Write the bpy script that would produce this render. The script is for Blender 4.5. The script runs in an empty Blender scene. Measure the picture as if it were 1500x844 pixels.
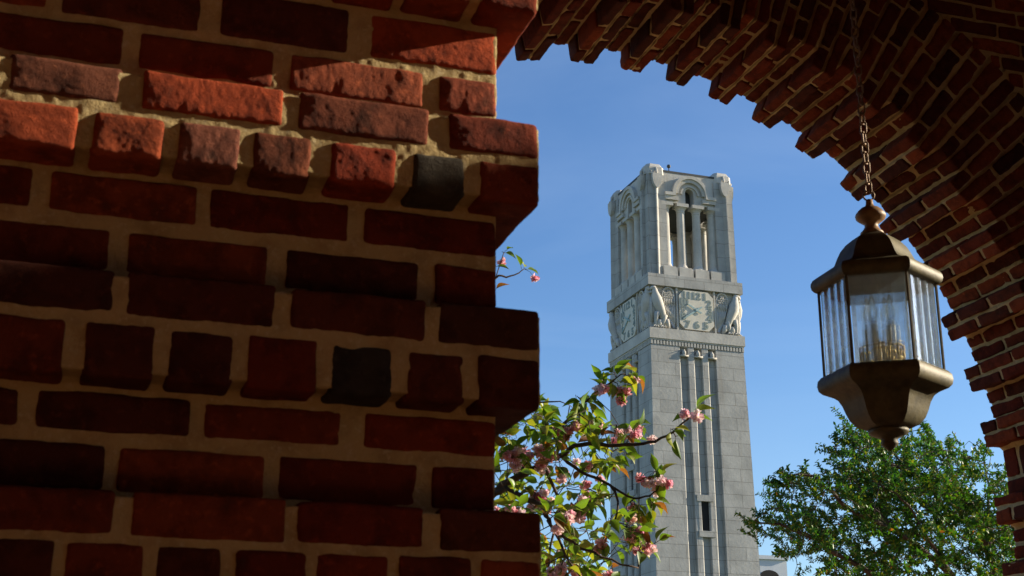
import bpy, math, random
import numpy as np
from mathutils import Vector, Matrix
PI = math.pi; R = math.radians
random.seed(7)
rng = np.random.default_rng(11)
S = bpy.context.scene
COL = S.collection

# ------------------------------------------------------------ camera, sky, sun, exposure
CAMZ = 1.6
cam_d = bpy.data.cameras.new('camera'); cam = bpy.data.objects.new('camera', cam_d); COL.objects.link(cam)
cam.location = (0, 0, CAMZ)
PITCH, YAW = 18.2, 18.1
cam.rotation_euler = (R(90 + PITCH), 0, R(-YAW))
cam_d.lens = 50; cam_d.sensor_width = 36
cam_d.clip_start = .05; cam_d.clip_end = 3000
cam_d.dof.use_dof = True; cam_d.dof.focus_distance = 30; cam_d.dof.aperture_fstop = 20
S.camera = cam
SUN_EL, SUN_OFF = 19.3, 6.4          # the sun stands to the right, about 6 degrees in front of the plane of the walls
w = bpy.data.worlds.new('World'); S.world = w; w.use_nodes = True
nt = w.node_tree; bg = nt.nodes['Background']
sky = nt.nodes.new('ShaderNodeTexSky'); sky.sky_type = 'NISHITA'; sky.sun_disc = False
sky.sun_elevation = R(SUN_EL); sky.sun_rotation = R(90 + SUN_OFF)
sky.air_density = 1.0; sky.dust_density = 0.3; sky.ozone_density = 3.0; sky.altitude = 100
hs = nt.nodes.new('ShaderNodeHueSaturation'); hs.inputs['Saturation'].default_value = 1.15; hs.inputs['Hue'].default_value = .507
nt.links.new(sky.outputs[0], hs.inputs['Color']); tc = nt.nodes.new('ShaderNodeTexCoord'); mpw = nt.nodes.new('ShaderNodeMapping'); mpw.inputs['Scale'].default_value = (2.2, 2.2, 9); mpw.inputs['Rotation'].default_value = (.25, .1, 0)
nzw = nt.nodes.new('ShaderNodeTexNoise'); nzw.inputs['Scale'].default_value = 1.6; nzw.inputs['Detail'].default_value = 7; nzw.inputs['Distortion'].default_value = .6
mrw = nt.nodes.new('ShaderNodeMapRange'); mrw.inputs[1].default_value = .46; mrw.inputs[2].default_value = .80; mrw.inputs[4].default_value = .09
mxw = nt.nodes.new('ShaderNodeMix'); mxw.data_type = 'RGBA'; mxw.inputs[7].default_value = (4.6, 5.6, 6.9, 1)
nt.links.new(tc.outputs['Generated'], mpw.inputs[0]); nt.links.new(mpw.outputs[0], nzw.inputs['Vector']); nt.links.new(nzw.outputs['Fac'], mrw.inputs[0])
nt.links.new(mrw.outputs[0], mxw.inputs[0]); nt.links.new(hs.outputs[0], mxw.inputs[6]); nt.links.new(mxw.outputs[2], bg.inputs[0]); bg.inputs[1].default_value = 0.088
sd = bpy.data.lights.new('sun', 'SUN'); sun = bpy.data.objects.new('sun', sd); COL.objects.link(sun)
sd.energy = 5.0; sd.angle = R(.5); sd.color = (1, .86, .66)
SV = Vector((math.cos(R(SUN_EL))*math.cos(R(SUN_OFF)), -math.cos(R(SUN_EL))*math.sin(R(SUN_OFF)), math.sin(R(SUN_EL))))
sun.rotation_euler = SV.to_track_quat('Z', 'Y').to_euler()
S.view_settings.view_transform = 'Standard'; S.view_settings.look = 'None'
S.view_settings.exposure = 1.05; S.view_settings.gamma = 1
S.render.engine = 'CYCLES'
S.cycles.max_bounces = 12; S.cycles.transmission_bounces = 12; S.cycles.transparent_max_bounces = 16
S.cycles.diffuse_bounces = 5; S.cycles.caustics_refractive = False

# ------------------------------------------------------------ helpers
def tag(o, label=None, cat=None, group=None, kind=None):
    if label: o['label'] = label
    if cat: o['category'] = cat
    if group: o['group'] = group
    if kind: o['kind'] = kind
    return o
def empty(name, loc=(0, 0, 0), rz=0, parent=None):
    o = bpy.data.objects.new(name, None); COL.objects.link(o)
    o.location = loc; o.rotation_euler = (0, 0, rz); o.empty_display_size = .1
    if parent: o.parent = parent
    return o
_f = {}
def vnoise(P, freq, seed=0):
    P = np.asarray(P, float)*freq + seed*17.31
    i = np.floor(P).astype(np.int64); f = P - i; f = f*f*(3-2*f)
    def h(a, b, c):
        n = (a*73856093) ^ (b*19349663) ^ (c*83492791)
        n = (n ^ (n >> 13)) * 1274126177 & 0x7fffffff
        n = (n ^ (n >> 15)) * 668265263 & 0x7fffffff
        return n / 0x7fffffff*2 - 1
    x, y, z = i[:, 0], i[:, 1], i[:, 2]; u, v, w_ = f[:, 0], f[:, 1], f[:, 2]
    r = 0
    for dx in (0, 1):
        for dy in (0, 1):
            for dz in (0, 1):
                r = r + h(x+dx, y+dy, z+dz)*(u if dx else 1-u)*(v if dy else 1-v)*(w_ if dz else 1-w_)
    return r
def vn3(P, freq, seed=0):
    return np.stack([vnoise(P, freq, seed+k*7) for k in range(3)], 1)

class MB:
    """collects verts, faces and a colour per vertex; build() links them as ONE mesh object"""
    def __init__(s): s.v = []; s.f = []; s.c = []; s.n = 0
    def add(s, verts, faces, col=(1, 1, 1)):
        verts = np.asarray(verts, float)
        s.v.append(verts); s.c.append(np.tile(np.array(col, float)[:3], (len(verts), 1)))
        n = s.n; s.f.extend([tuple(int(i)+n for i in f) for f in faces]); s.n += len(verts)
    def box(s, x0, x1, y0, y1, z0, z1, col=(1, 1, 1)):
        v = [(x, y, z) for z in (z0, z1) for (x, y) in ((x0, y0), (x1, y0), (x1, y1), (x0, y1))]
        s.add(v, [(0, 3, 2, 1), (4, 5, 6, 7), (0, 1, 5, 4), (1, 2, 6, 5), (2, 3, 7, 6), (3, 0, 4, 7)], col)
    def prism(s, poly, z0, z1, top=1.0, col=(1, 1, 1), ctr=(0, 0)):
        n = len(poly)
        v = [(x, y, z0) for x, y in poly] + [(ctr[0]+(x-ctr[0])*top, ctr[1]+(y-ctr[1])*top, z1) for x, y in poly]
        f = [(i, (i+1) % n, n+(i+1) % n, n+i) for i in range(n)]
        s.add(v, f + [tuple(range(n-1, -1, -1)), tuple(range(n, 2*n))], col)
    def tube(s, pts, rad, n=6, col=(1, 1, 1), closed=False, flat=None):
        pts = [Vector(p) for p in pts]; m = len(pts)
        if not hasattr(rad, '__len__'): rad = [rad]*m
        v = []; up = None
        for i, p in enumerate(pts):
            if closed: t = pts[(i+1) % m] - pts[i-1]
            else: t = pts[min(i+1, m-1)] - pts[max(i-1, 0)]
            if t.length < 1e-9: t = Vector((0, 0, 1))
            t.normalize()
            if up is None:
                up = Vector((0, 0, 1)) if abs(t.z) < .9 else Vector((1, 0, 0))
            a = (up - t*up.dot(t))
            if a.length < 1e-6: a = Vector((0, 1, 0)) - t*t.y
            a.normalize(); b = t.cross(a); up = a
            for k in range(n):
                q = a*math.cos(2*PI*k/n) + b*math.sin(2*PI*k/n)
                v.append(p + q*rad[i])
        v = np.array([tuple(q) for q in v])
        if flat is not None:  # (axis, centre, factor)
            ax, c, fa = flat; v[:, ax] = c + (v[:, ax]-c)*fa
        f = []
        for i in range(m if closed else m-1):
            for k in range(n):
                a0 = i*n+k; a1 = i*n+(k+1) % n; b0 = ((i+1) % m)*n+k; b1 = ((i+1) % m)*n+(k+1) % n
                f.append((a0, a1, b1, b0))
        if not closed: f += [tuple(range(n-1, -1, -1)), tuple((m-1)*n+k for k in range(n))]
        s.add(v, f, col)
    def lathe(s, prof, n=24, ctr=(0, 0), ph=0, col=(1, 1, 1)):
        v = [(ctr[0]+r*math.cos(2*PI*k/n+ph), ctr[1]+r*math.sin(2*PI*k/n+ph), z) for r, z in prof for k in range(n)]
        m = len(prof)
        f = [(i*n+k, i*n+(k+1) % n, (i+1)*n+(k+1) % n, (i+1)*n+k) for i in range(m-1) for k in range(n)]
        f += [tuple(range(n-1, -1, -1)), tuple((m-1)*n+k for k in range(n))]
        s.add(v, f, col)
    def facets(s, prof, n=6, ctr=(0, 0), ph=0, k_=.86):
        """polygonal turned shape: every facet its own smooth strip, sharp between facets"""
        for k in range(n):
            a0, a1 = 2*PI*k/n+ph, 2*PI*(k+1)/n+ph
            v = []
            for r, z in prof:
                for a in (a0, a1): v.append((ctr[0]+r*k_*math.cos(a), ctr[1]+r*k_*math.sin(a), z))
            s.add(v, [(2*i, 2*i+1, 2*i+3, 2*i+2) for i in range(len(prof)-1)])
    def build(s, name, mat, parent=None, smooth=False, loc=None, merge=False):
        me = bpy.data.meshes.new(name)
        V = np.concatenate(s.v); C_ = np.concatenate(s.c)
        me.from_pydata(V.tolist(), [], s.f)
        ca = me.color_attributes.new('Col', 'FLOAT_COLOR', 'POINT')
        ca.data.foreach_set('color', np.concatenate([C_, np.ones((len(C_), 1))], 1).ravel())
        if smooth: me.polygons.foreach_set('use_smooth', [True]*len(me.polygons))
        me.materials.append(mat); me.update()
        o = bpy.data.objects.new(name, me); COL.objects.link(o)
        if parent: o.parent = parent
        if loc: o.location = loc
        return o

_topo = {}
def topo(n):
    if n in _topo: return _topo[n]
    idx = {}; ijk = []; F = []
    def vid(t):
        if t not in idx: idx[t] = len(ijk); ijk.append(t)
        return idx[t]
    for ax in range(3):
        a, b = (ax+1) % 3, (ax+2) % 3
        for side in (0, n[ax]):
            for i in range(n[a]):
                for j in range(n[b]):
                    q = []
                    for di, dj in ((0, 0), (1, 0), (1, 1), (0, 1)):
                        t = [0, 0, 0]; t[ax] = side; t[a] = i+di; t[b] = j+dj; q.append(vid(tuple(t)))
                    if side == 0: q = q[::-1]
                    F.append(q)
    _topo[n] = (np.array(ijk), np.array(F)); return _topo[n]
def rbox(mb, lo, hi, cells, rad, col, amp=0, freq=30, seed=0, fine=0, aniso=(1, 1, 1), mapf=None, pillow=0):
    """a rounded, roughened brick between corners lo and hi (in the frame mapf maps to the world)"""
    lo = np.array(lo, float); hi = np.array(hi, float); h = (hi-lo)/2; c = (hi+lo)/2
    rad = min(rad, h.min()*.9)
    ax = []
    for k in range(3):
        e = 1-rad/h[k]
        ax.append(np.concatenate([[-1, -(1+e)/2], np.linspace(-e, e, cells[k]+1), [(1+e)/2, 1]]))
    n = tuple(len(a)-1 for a in ax)
    ijk, F = topo(n)
    P = np.stack([ax[k][ijk[:, k]]*h[k] for k in range(3)], 1)
    inner = np.clip(P, -(h-rad), h-rad); d = P-inner; L = np.linalg.norm(d, axis=1, keepdims=True)
    P = inner + d/np.maximum(L, 1e-9)*rad
    if pillow: P[:, 1] -= np.where(P[:, 1] < 0, pillow*(1-(P[:, 0]/h[0])**4)*(1-(P[:, 2]/h[2])**4), 0)
    W = P + c
    if amp: P = P + vn3(W + seed*.37, freq, seed)*amp
    if fine:
        for q_, a_ in ((2.2, 1.5), (5, 1), (10.5, .8)): P = P + vn3((W+seed*.71)*np.array(aniso), freq*q_, seed+3)*fine*a_
    P = P + c
    if mapf is not None: P = mapf(P)
    mb.add(P, F, col)

# ------------------------------------------------------------ materials
def newmat(name):
    m = bpy.data.materials.new(name); m.use_nodes = True
    return m, m.node_tree, m.node_tree.nodes['Principled BSDF']
def N(nt, t, **kw):
    n = nt.nodes.new(t)
    for k, v in kw.items():
        if k in n.inputs: n.inputs[k].default_value = v
        else: setattr(n, k, v)
    return n
def noise_mix(nt, base, dark, scale, lo=.4, hi=.65, detail=5, vec=None, fac=1.0):
    """base colour socket or value mixed towards dark by a noise"""
    n = N(nt, 'ShaderNodeTexNoise', Scale=scale, Detail=detail, Roughness=.6)
    if vec: nt.links.new(vec, n.inputs['Vector'])
    r = N(nt, 'ShaderNodeMapRange'); r.inputs[1].default_value = lo; r.inputs[2].default_value = hi
    r.inputs[3].default_value = 0; r.inputs[4].default_value = fac
    nt.links.new(n.outputs['Fac'], r.inputs[0])
    m = N(nt, 'ShaderNodeMix', data_type='RGBA')
    nt.links.new(r.outputs[0], m.inputs[0])
    if hasattr(base, 'links'): nt.links.new(base, m.inputs[6])
    else: m.inputs[6].default_value = (*base, 1)
    if hasattr(dark, 'links'): nt.links.new(dark, m.inputs[7])
    else: m.inputs[7].default_value = (*dark, 1)
    return m.outputs[2]
def bump(nt, bsdf, scale, dist, strength=1, vec=None, detail=6, extra=None):
    n = N(nt, 'ShaderNodeTexNoise', Scale=scale, Detail=detail, Roughness=.65)
    if vec: nt.links.new(vec, n.inputs['Vector'])
    b = N(nt, 'ShaderNodeBump'); b.inputs['Strength'].default_value = strength; b.inputs['Distance'].default_value = dist
    nt.links.new(n.outputs['Fac'], b.inputs['Height'])
    if extra is not None: nt.links.new(extra, b.inputs['Normal'])
    nt.links.new(b.outputs[0], bsdf.inputs['Normal'])
    return b
def coord(nt): return nt.nodes.new('ShaderNodeTexCoord').outputs['Object']
def simple(name, col, rough=.8, var=.3, scale=5, bs=40, bd=.002, metal=0, spec=None):
    m, nt, b = newmat(name); v = coord(nt)
    nt.links.new(noise_mix(nt, col, tuple(c*(1-var) for c in col), scale, vec=v), b.inputs['Base Color'])
    b.inputs['Roughness'].default_value = rough; b.inputs['Metallic'].default_value = metal
    if spec is not None: b.inputs['Specular IOR Level'].default_value = spec
    if bd: bump(nt, b, bs, bd, vec=v)
    return m
def brick_mat():
    m, nt, b = newmat('handmade_brick'); v = coord(nt)
    a = N(nt, 'ShaderNodeVertexColor'); a.layer_name = 'Col'
    dk = N(nt, 'ShaderNodeMix', data_type='RGBA', blend_type='MULTIPLY'); dk.inputs[0].default_value = 1
    nt.links.new(a.outputs[0], dk.inputs[6]); dk.inputs[7].default_value = (.30, .28, .30, 1)
    c1 = noise_mix(nt, a.outputs[0], dk.outputs[2], 24, .46, .70, vec=v, fac=.85, detail=9)
    lt = N(nt, 'ShaderNodeMix', data_type='RGBA', blend_type='MULTIPLY'); lt.inputs[0].default_value = 1
    nt.links.new(a.outputs[0], lt.inputs[6]); lt.inputs[7].default_value = (1.9, 2.0, 1.9, 1)
    c2 = noise_mix(nt, c1, lt.outputs[2], 75, .56, .75, vec=v, fac=.7)
    c3 = noise_mix(nt, c2, (.22, .15, .09), 24, .62, .85, vec=v, fac=.2)      # lime film
    nt.links.new(c3, b.inputs['Base Color'])
    b.inputs['Roughness'].default_value = .92; b.inputs['Specular IOR Level'].default_value = .15
    b1 = bump(nt, b, 130, .0026, vec=v, detail=8); bump(nt, b, 520, .0012, vec=v, extra=b1.outputs[0])
    return m
def mortar_mat():
    m, nt, b = newmat('lime_mortar'); v = coord(nt)
    c = noise_mix(nt, (.54, .415, .205), (.36, .25, .11), 22, .45, .75, vec=v)
    c = noise_mix(nt, c, (.62, .53, .34), 130, .55, .7, vec=v, fac=.7)
    nt.links.new(c, b.inputs['Base Color']); b.inputs['Roughness'].default_value = .95
    b.inputs['Specular IOR Level'].default_value = .1
    b1 = bump(nt, b, 240, .0038, vec=v, detail=8); bump(nt, b, 800, .0008, vec=v, extra=b1.outputs[0])
    return m
def wallbrick_mat():
    m, nt, b = newmat('wall_brickwork'); v = coord(nt)
    s = N(nt, 'ShaderNodeSeparateXYZ'); nt.links.new(v, s.inputs[0])
    ad = N(nt, 'ShaderNodeMath', operation='ADD'); nt.links.new(s.outputs[0], ad.inputs[0]); nt.links.new(s.outputs[1], ad.inputs[1])
    cb = N(nt, 'ShaderNodeCombineXYZ'); nt.links.new(ad.outputs[0], cb.inputs[0]); nt.links.new(s.outputs[2], cb.inputs[1])
    t = N(nt, 'ShaderNodeTexBrick'); nt.links.new(cb.outputs[0], t.inputs['Vector'])
    t.inputs['Scale'].default_value = 1; t.inputs['Brick Width'].default_value = .213; t.inputs['Row Height'].default_value = .068
    t.inputs['Mortar Size'].default_value = .006; t.inputs['Mortar Smooth'].default_value = .3; t.inputs['Bias'].default_value = 0
    t.inputs['Color1'].default_value = (.30, .075, .035, 1); t.inputs['Color2'].default_value = (.16, .05, .03, 1)
    t.inputs['Mortar'].default_value = (.36, .28, .15, 1)
    nt.links.new(noise_mix(nt, t.outputs[0], (.09, .05, .03), 9, .5, .8, vec=v, fac=.6), b.inputs['Base Color'])
    b.inputs['Roughness'].default_value = .92
    inv = N(nt, 'ShaderNodeMath', operation='SUBTRACT'); inv.inputs[0].default_value = 1; nt.links.new(t.outputs['Fac'], inv.inputs[1])
    b0 = N(nt, 'ShaderNodeBump'); b0.inputs['Distance'].default_value = .006; nt.links.new(inv.outputs[0], b0.inputs['Height'])
    bump(nt, b, 150, .002, vec=v, extra=b0.outputs[0])
    return m
def stone_mat(name, col, joints=True, bw=1.9, rh=.76):
    m, nt, b = newmat(name); v = coord(nt)
    c = noise_mix(nt, col, tuple(k*.72 for k in col), .9, .35, .7, vec=v)
    if joints:
        s = N(nt, 'ShaderNodeSeparateXYZ'); nt.links.new(v, s.inputs[0])
        ad = N(nt, 'ShaderNodeMath', operation='ADD'); nt.links.new(s.outputs[0], ad.inputs[0]); nt.links.new(s.outputs[1], ad.inputs[1])
        cb = N(nt, 'ShaderNodeCombineXYZ'); nt.links.new(ad.outputs[0], cb.inputs[0]); nt.links.new(s.outputs[2], cb.inputs[1])
        t = N(nt, 'ShaderNodeTexBrick'); nt.links.new(cb.outputs[0], t.inputs['Vector'])
        t.inputs['Scale'].default_value = 1; t.inputs['Brick Width'].default_value = bw; t.inputs['Row Height'].default_value = rh
        t.inputs['Mortar Size'].default_value = .013; t.inputs['Mortar Smooth'].default_value = .3; t.inputs['Bias'].default_value = 0
        t.inputs['Color1'].default_value = (1, 1, 1, 1); t.inputs['Color2'].default_value = (.88, .88, .88, 1)
        t.inputs['Mortar'].default_value = (.42, .40, .37, 1); t.offset = .42
        mx = N(nt, 'ShaderNodeMix', data_type='RGBA', blend_type='MULTIPLY'); mx.inputs[0].default_value = 1
        nt.links.new(c, mx.inputs[6]); nt.links.new(t.outputs[0], mx.inputs[7]); c = mx.outputs[2]
    # rain streaks with a shape of their own
    mp = N(nt, 'ShaderNodeMapping'); mp.inputs['Scale'].default_value = (2.2, 2.2, .16); nt.links.new(v, mp.inputs[0])
    c = noise_mix(nt, c, (col[0]*.55, col[1]*.48, col[2]*.40), 1.0, .56, .8, vec=mp.outputs[0], fac=.55)
    c = noise_mix(nt, c, tuple(k*.65 for k in col), 14, .5, .8, vec=v, fac=.22)
    nt.links.new(c, b.inputs['Base Color']); b.inputs['Roughness'].default_value = .88
    b.inputs['Specular IOR Level'].default_value = .2
    bump(nt, b, 6, .012, vec=v, detail=9)
    return m
def leaf_mat(name, sat=1.0, trans=.45, rough=.45, spec=.5):
    m, nt, b = newmat(name); v = coord(nt)
    a = N(nt, 'ShaderNodeVertexColor'); a.layer_name = 'Col'
    b.inputs['Roughness'].default_value = rough; b.inputs['Specular IOR Level'].default_value = spec
    nt.links.new(a.outputs[0], b.inputs['Base Color'])
    tr = N(nt, 'ShaderNodeBsdfTranslucent')
    mu = N(nt, 'ShaderNodeMix', data_type='RGBA', blend_type='MULTIPLY'); mu.inputs[0].default_value = 1
    nt.links.new(a.outputs[0], mu.inputs[6]); mu.inputs[7].default_value = (1.7, 1.5, .5, 1) if sat else (1, 1, 1, 1)
    nt.links.new(mu.outputs[2], tr.inputs[0])
    ms = N(nt, 'ShaderNodeMixShader'); ms.inputs[0].default_value = trans
    out = nt.nodes['Material Output']
    nt.links.new(b.outputs[0], ms.inputs[1]); nt.links.new(tr.outputs[0], ms.inputs[2]); nt.links.new(ms.outputs[0], out.inputs[0])
    return m
M = dict(
    brick=brick_mat(), mortar=mortar_mat(), wall=wallbrick_mat(),
    stone=stone_mat('pale_granite', (.48, .475, .445)),
    carved=stone_mat('carved_limestone', (.56, .54, .49), joints=False),
    dial=simple('clock_face_stone', (.66, .62, .52), .85, .12, 3, 10, .004),
    belfry=stone_mat('belfry_granite', (.48, .475, .445), bw=1.3, rh=.9),
    bronze=simple('dark_bronze', (.115, .098, .046), .58, .5, 24, 70, .0010, metal=0, spec=.35),
    finial=simple('tarnished_finial', (.26, .15, .065), .55, .4, 30, 70, .0006, metal=.1),
    brass=simple('brass', (.62, .42, .14), .3, .2, 20, 60, 0, metal=.9),
    iron=simple('rusty_chain_iron', (.23, .15, .09), .6, .5, 60, 200, .0004, metal=.4),
    verdigris=simple('verdigris_copper', (.36, .50, .50), .7, .3, 6, 40, 0),
    numeral=simple('weathered_numeral', (.24, .29, .27), .8, .3, 5, 40, 0),
    coping=simple('roof_metal_and_shade', (.05, .052, .05), .6, .3, 3, 40, 0),  # also colours the added shade block inside the belfry
    dark=simple('dark_glazing', (.012, .012, .012), .9, .2, 3, 40, 0),
    bark=simple('bark', (.085, .06, .045), .9, .5, 30, 90, .004),
    ground=simple('lawn', (.10, .12, .035), .95, .4, .5, 8, .02),
    paving=simple('warm_bounce_paving', (.44, .24, .125), .9, .2, 2, 30, .003),  # unseen; warm colour picked to bounce light onto the brickwork
    white=simple('pale_render', (.62, .66, .70), .8, .1, .5, 4, 0),
    leaf=leaf_mat('cherry_leaf', trans=.4), holly=leaf_mat('bush_leaf', trans=.3, rough=.42, spec=.4),
    petal=leaf_mat('petal', sat=0, trans=.35, rough=.7, spec=.1),
    candle=simple('candle_sleeve', (.75, .70, .55), .5, .1, 5, 40, 0),
)
gm, gnt, gb = newmat('clear_glass')
gb.inputs['Transmission Weight'].default_value = 1; gb.inputs['Roughness'].default_value = .03
gb.inputs['IOR'].default_value = 1.5; gb.inputs['Base Color'].default_value = (.97, .99, 1, 1)
def mk_glass():
    out = gnt.nodes['Material Output']; tr = N(gnt, 'ShaderNodeBsdfTranslucent'); tr.inputs[0].default_value = (.72, .88, 1, 1)
    df = N(gnt, 'ShaderNodeBsdfDiffuse'); df.inputs[0].default_value = (.70, .86, 1, 1)  # bluish film puts the sky's pale reflection into the glass colour
    a = N(gnt, 'ShaderNodeMixShader'); a.inputs[0].default_value = .5; gnt.links.new(tr.outputs[0], a.inputs[1]); gnt.links.new(df.outputs[0], a.inputs[2])
    nz = N(gnt, 'ShaderNodeTexNoise', Scale=35, Detail=6); gnt.links.new(coord(gnt), nz.inputs['Vector'])
    mr = N(gnt, 'ShaderNodeMapRange'); mr.inputs[3].default_value = .03; mr.inputs[4].default_value = .2; gnt.links.new(nz.outputs['Fac'], mr.inputs[0])
    m = N(gnt, 'ShaderNodeMixShader'); gnt.links.new(mr.outputs[0], m.inputs[0]); tp = N(gnt, 'ShaderNodeBsdfTransparent'); tp.inputs[0].default_value = (.93, .97, 1, 1)
    gt = N(gnt, 'ShaderNodeMixShader'); gt.inputs[0].default_value = .5; gnt.links.new(gb.outputs[0], gt.inputs[1]); gnt.links.new(tp.outputs[0], gt.inputs[2])
    gnt.links.new(gt.outputs[0], m.inputs[1]); gnt.links.new(a.outputs[0], m.inputs[2])
    gnt.links.new(m.outputs[0], out.inputs[0])
mk_glass()
M['glass'] = gm

BR = [(.20, .034, .013), (.25, .052, .018), (.15, .024, .011), (.12, .030, .015), (.27, .058, .020), (.095, .024, .014), (.17, .034, .014)]
def brick_col(r=random): 
    c = r.choice(BR); k = r.uniform(.8, 1.15); return tuple(v*k for v in c)

# ------------------------------------------------------------ ground
g = MB(); g.add([(-900, -900, 0), (900, -900, 0), (900, 900, 0), (-900, 900, 0)], [(0, 1, 2, 3)])
tag(g.build('ground', M['ground']), 'mown green lawn stretching out round the brick gateway', 'ground', kind='structure')
g = MB(); g.add([(-9, -9, .004), (14, -9, .004), (14, 30, .004), (-9, 30, .004)], [(0, 1, 2, 3)])
tag(g.build('path', M['paving']), 'unseen brick paved forecourt under and behind the brick gateway, coloured for warm bounce light', 'path', kind='structure')

# ------------------------------------------------------------ foreground brick pier with banded courses
YR, OFF, XR, TH = 1.780, .055, .5585, .5     # recessed face, projection, right edge, wall thickness
ROWS = [
 (1, 2.6154, 2.6826, [(-0.115, -0.015), (-0.002, 0.089), (0.103, 0.193), (0.207, 0.296), (0.313, 0.397), (0.412, 0.502), (0.518, None)]),
 (0, 2.5368, 2.6077, [(-0.221, -0.066), (-0.047, 0.134), (0.159, 0.340), (0.369, None)]),
 (0, 2.4695, 2.5258, [(-0.143, 0.035), (0.056, 0.237), (0.259, 0.449), (0.472, None)]),
 (1, 2.3876, 2.4418, [(-0.265, -0.119), (-0.101, 0.038), (0.064, 0.244), (0.266, 0.444), (0.473, None)]),
 (1, 2.3182, 2.3773, [(-0.117, -0.012), (0.006, 0.095), (0.113, 0.191), (0.209, 0.285), (0.310, 0.400), (0.421, 0.497), (0.517, None)]),
 (0, 2.2574, 2.3104, [(-0.221, -0.060), (-0.036, 0.147), (0.164, 0.349), (0.370, None)]),
 (0, 2.1829, 2.2384, [(-0.120, 0.042), (0.064, 0.243), (0.266, 0.448), (0.471, None)]),
 (1, 2.1113, 2.1676, [(-0.110, 0.052), (0.066, 0.248), (0.268, 0.446), (0.462, None)]),
 (1, 2.0321, 2.0990, [(-0.140, 0.000), (0.022, 0.105), (0.122, 0.201), (0.219, 0.305), (0.322, 0.403), (0.421, 0.500), (0.517, None)]),
 (0, 1.9767, 2.0246, [(-0.187, -0.045), (-0.025, 0.158), (0.173, 0.350), (0.380, None)]),
 (0, 1.9040, 1.9602, [(-0.105, 0.060), (0.076, 0.255), (0.273, 0.451), (0.472, None)]),
 (1, 1.8434, 1.8967, [(-0.095, 0.075), (0.094, 0.275), (0.289, 0.449), (0.468, None)]),
 (1, 1.7721, 1.8348, [(-0.088, 0.010), (0.024, 0.113), (0.125, 0.203), (0.217, 0.304), (0.314, 0.405), (0.418, 0.510), (0.521, None)]),
]
SPEC = {  # colours of single bricks that stand out in the photo: (row, index)
 (3, 1): (.20, .105, .075), (3, 2): (.42, .115, .05), (3, 3): (.23, .10, .065), (3, 4): (.22, .065, .038),
 (4, 0): (.40, .12, .055), (4, 1): (.40, .13, .06), (4, 2): (.28, .15, .12), (4, 3): (.20, .09, .055), (4, 4): (.36, .085, .04),
 (4, 5): (.085, .115, .115), (4, 6): (.24, .075, .04), (7, 0): (.10, .045, .035), (7, 1): (.12, .045, .03), (7, 3): (.10, .055, .04),
 (8, 4): (.055, .07, .075), (2, 2): (.36, .14, .08), (2, 3): (.33, .12, .075), (1, 3): (.44, .12, .05), (11, 3): (.14, .06, .04)}
pier = empty('brick_pier', (0, 0, 0))
tag(pier, 'foreground pier of rough red brick with projecting two-course bands, nearest the camera', 'brick pier', 'masonry of the gateway')
rows = [(p, a, b, list(bs), i) for i, (p, a, b, bs) in enumerate(ROWS)]
def generic(z, k, proj, head):
    L = .0915 if head else .1985; x = .603-.0 if proj else XR; bs = []
    x1 = None; cur = (.603 if proj else XR) - (.085 if head else (.1 if k % 2 else .19)); bs.append((cur, None))
    while cur > -1.5:
        b = cur-.014; a = b-L*random.uniform(.95, 1.05); bs.append((a, b)); cur = a
    return (proj, z, z+.055, bs, 99)
k = 0; z = 2.6826+.012
while z < 3.35:
    k += 1; ph = k % 4; rows.append(generic(z, k, 1 if ph in (1, 0) else 0, ph == 0)); z += .068
k = 0; z = 1.7721-.068
while z > .9:
    k += 1; ph = k % 4; rows.append(generic(z, k, 0 if ph in (1, 2) else 1, ph == 0)); z -= .068
bm = MB()
for p, z0, z1, bs, ri in rows:
    o = OFF if p else 0.0
    left = min(a for a, b in bs)
    bl = [(a, b, i) for i, (a, b) in enumerate(bs)]
    if ri != 99:   # carry the row on to the left, out of the frame
        L = .0915 if len(bs) > 5 else .19
        while left > -1.5:
            b = left-.014; a = b-L*random.uniform(.95, 1.05); bl.append((a, b, 77)); left = a
    for a, b, i in bl:
        vis = ri != 99 and (b is None or b > -.2)
        col = SPEC.get((ri, i)); col = (col[0]*.82, col[1]*.52, col[2]*.40) if col else brick_col()
        sd_ = random.randint(0, 999)
        corner = b is None
        xb = XR+o*.8 if corner else b
        dep = .10 if not corner else (.2 if (z0*100) % 2 > 1 else .1)
        yf = YR-o + random.uniform(-.003, -.0008)
        cells = (max(4, int((xb-a)/.0026)), max(6, int(dep/.008)), max(4, int((z1-z0)/.0026))) if vis else (10, 3, 4)
        an = random.choice([(1.3, 1, .6), (.6, 1, 1.3), (1, 1, 1)])
        rbox(bm, (a, yf, z0), (xb, yf+dep, z1), cells, random.uniform(.004, .0075), col, amp=.0014, freq=28, seed=sd_,
             fine=.00034, aniso=an, pillow=.0022)
        if corner:     # bricks on along the reveal
            y = yf+dep+.012
            while y < YR-o+TH+o-.03:
                e = min(y+random.choice([.1, .2]), YR+TH)
                rbox(bm, (XR+o*.8-.1, y, z0), (XR+o*.8, e, z1), (8, 14, 6), .006, brick_col(), amp=.0022, freq=28, seed=sd_+5, fine=.001)
                y = e+.012
bm.build('brickwork', M['brick'], pier, smooth=True)
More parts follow.
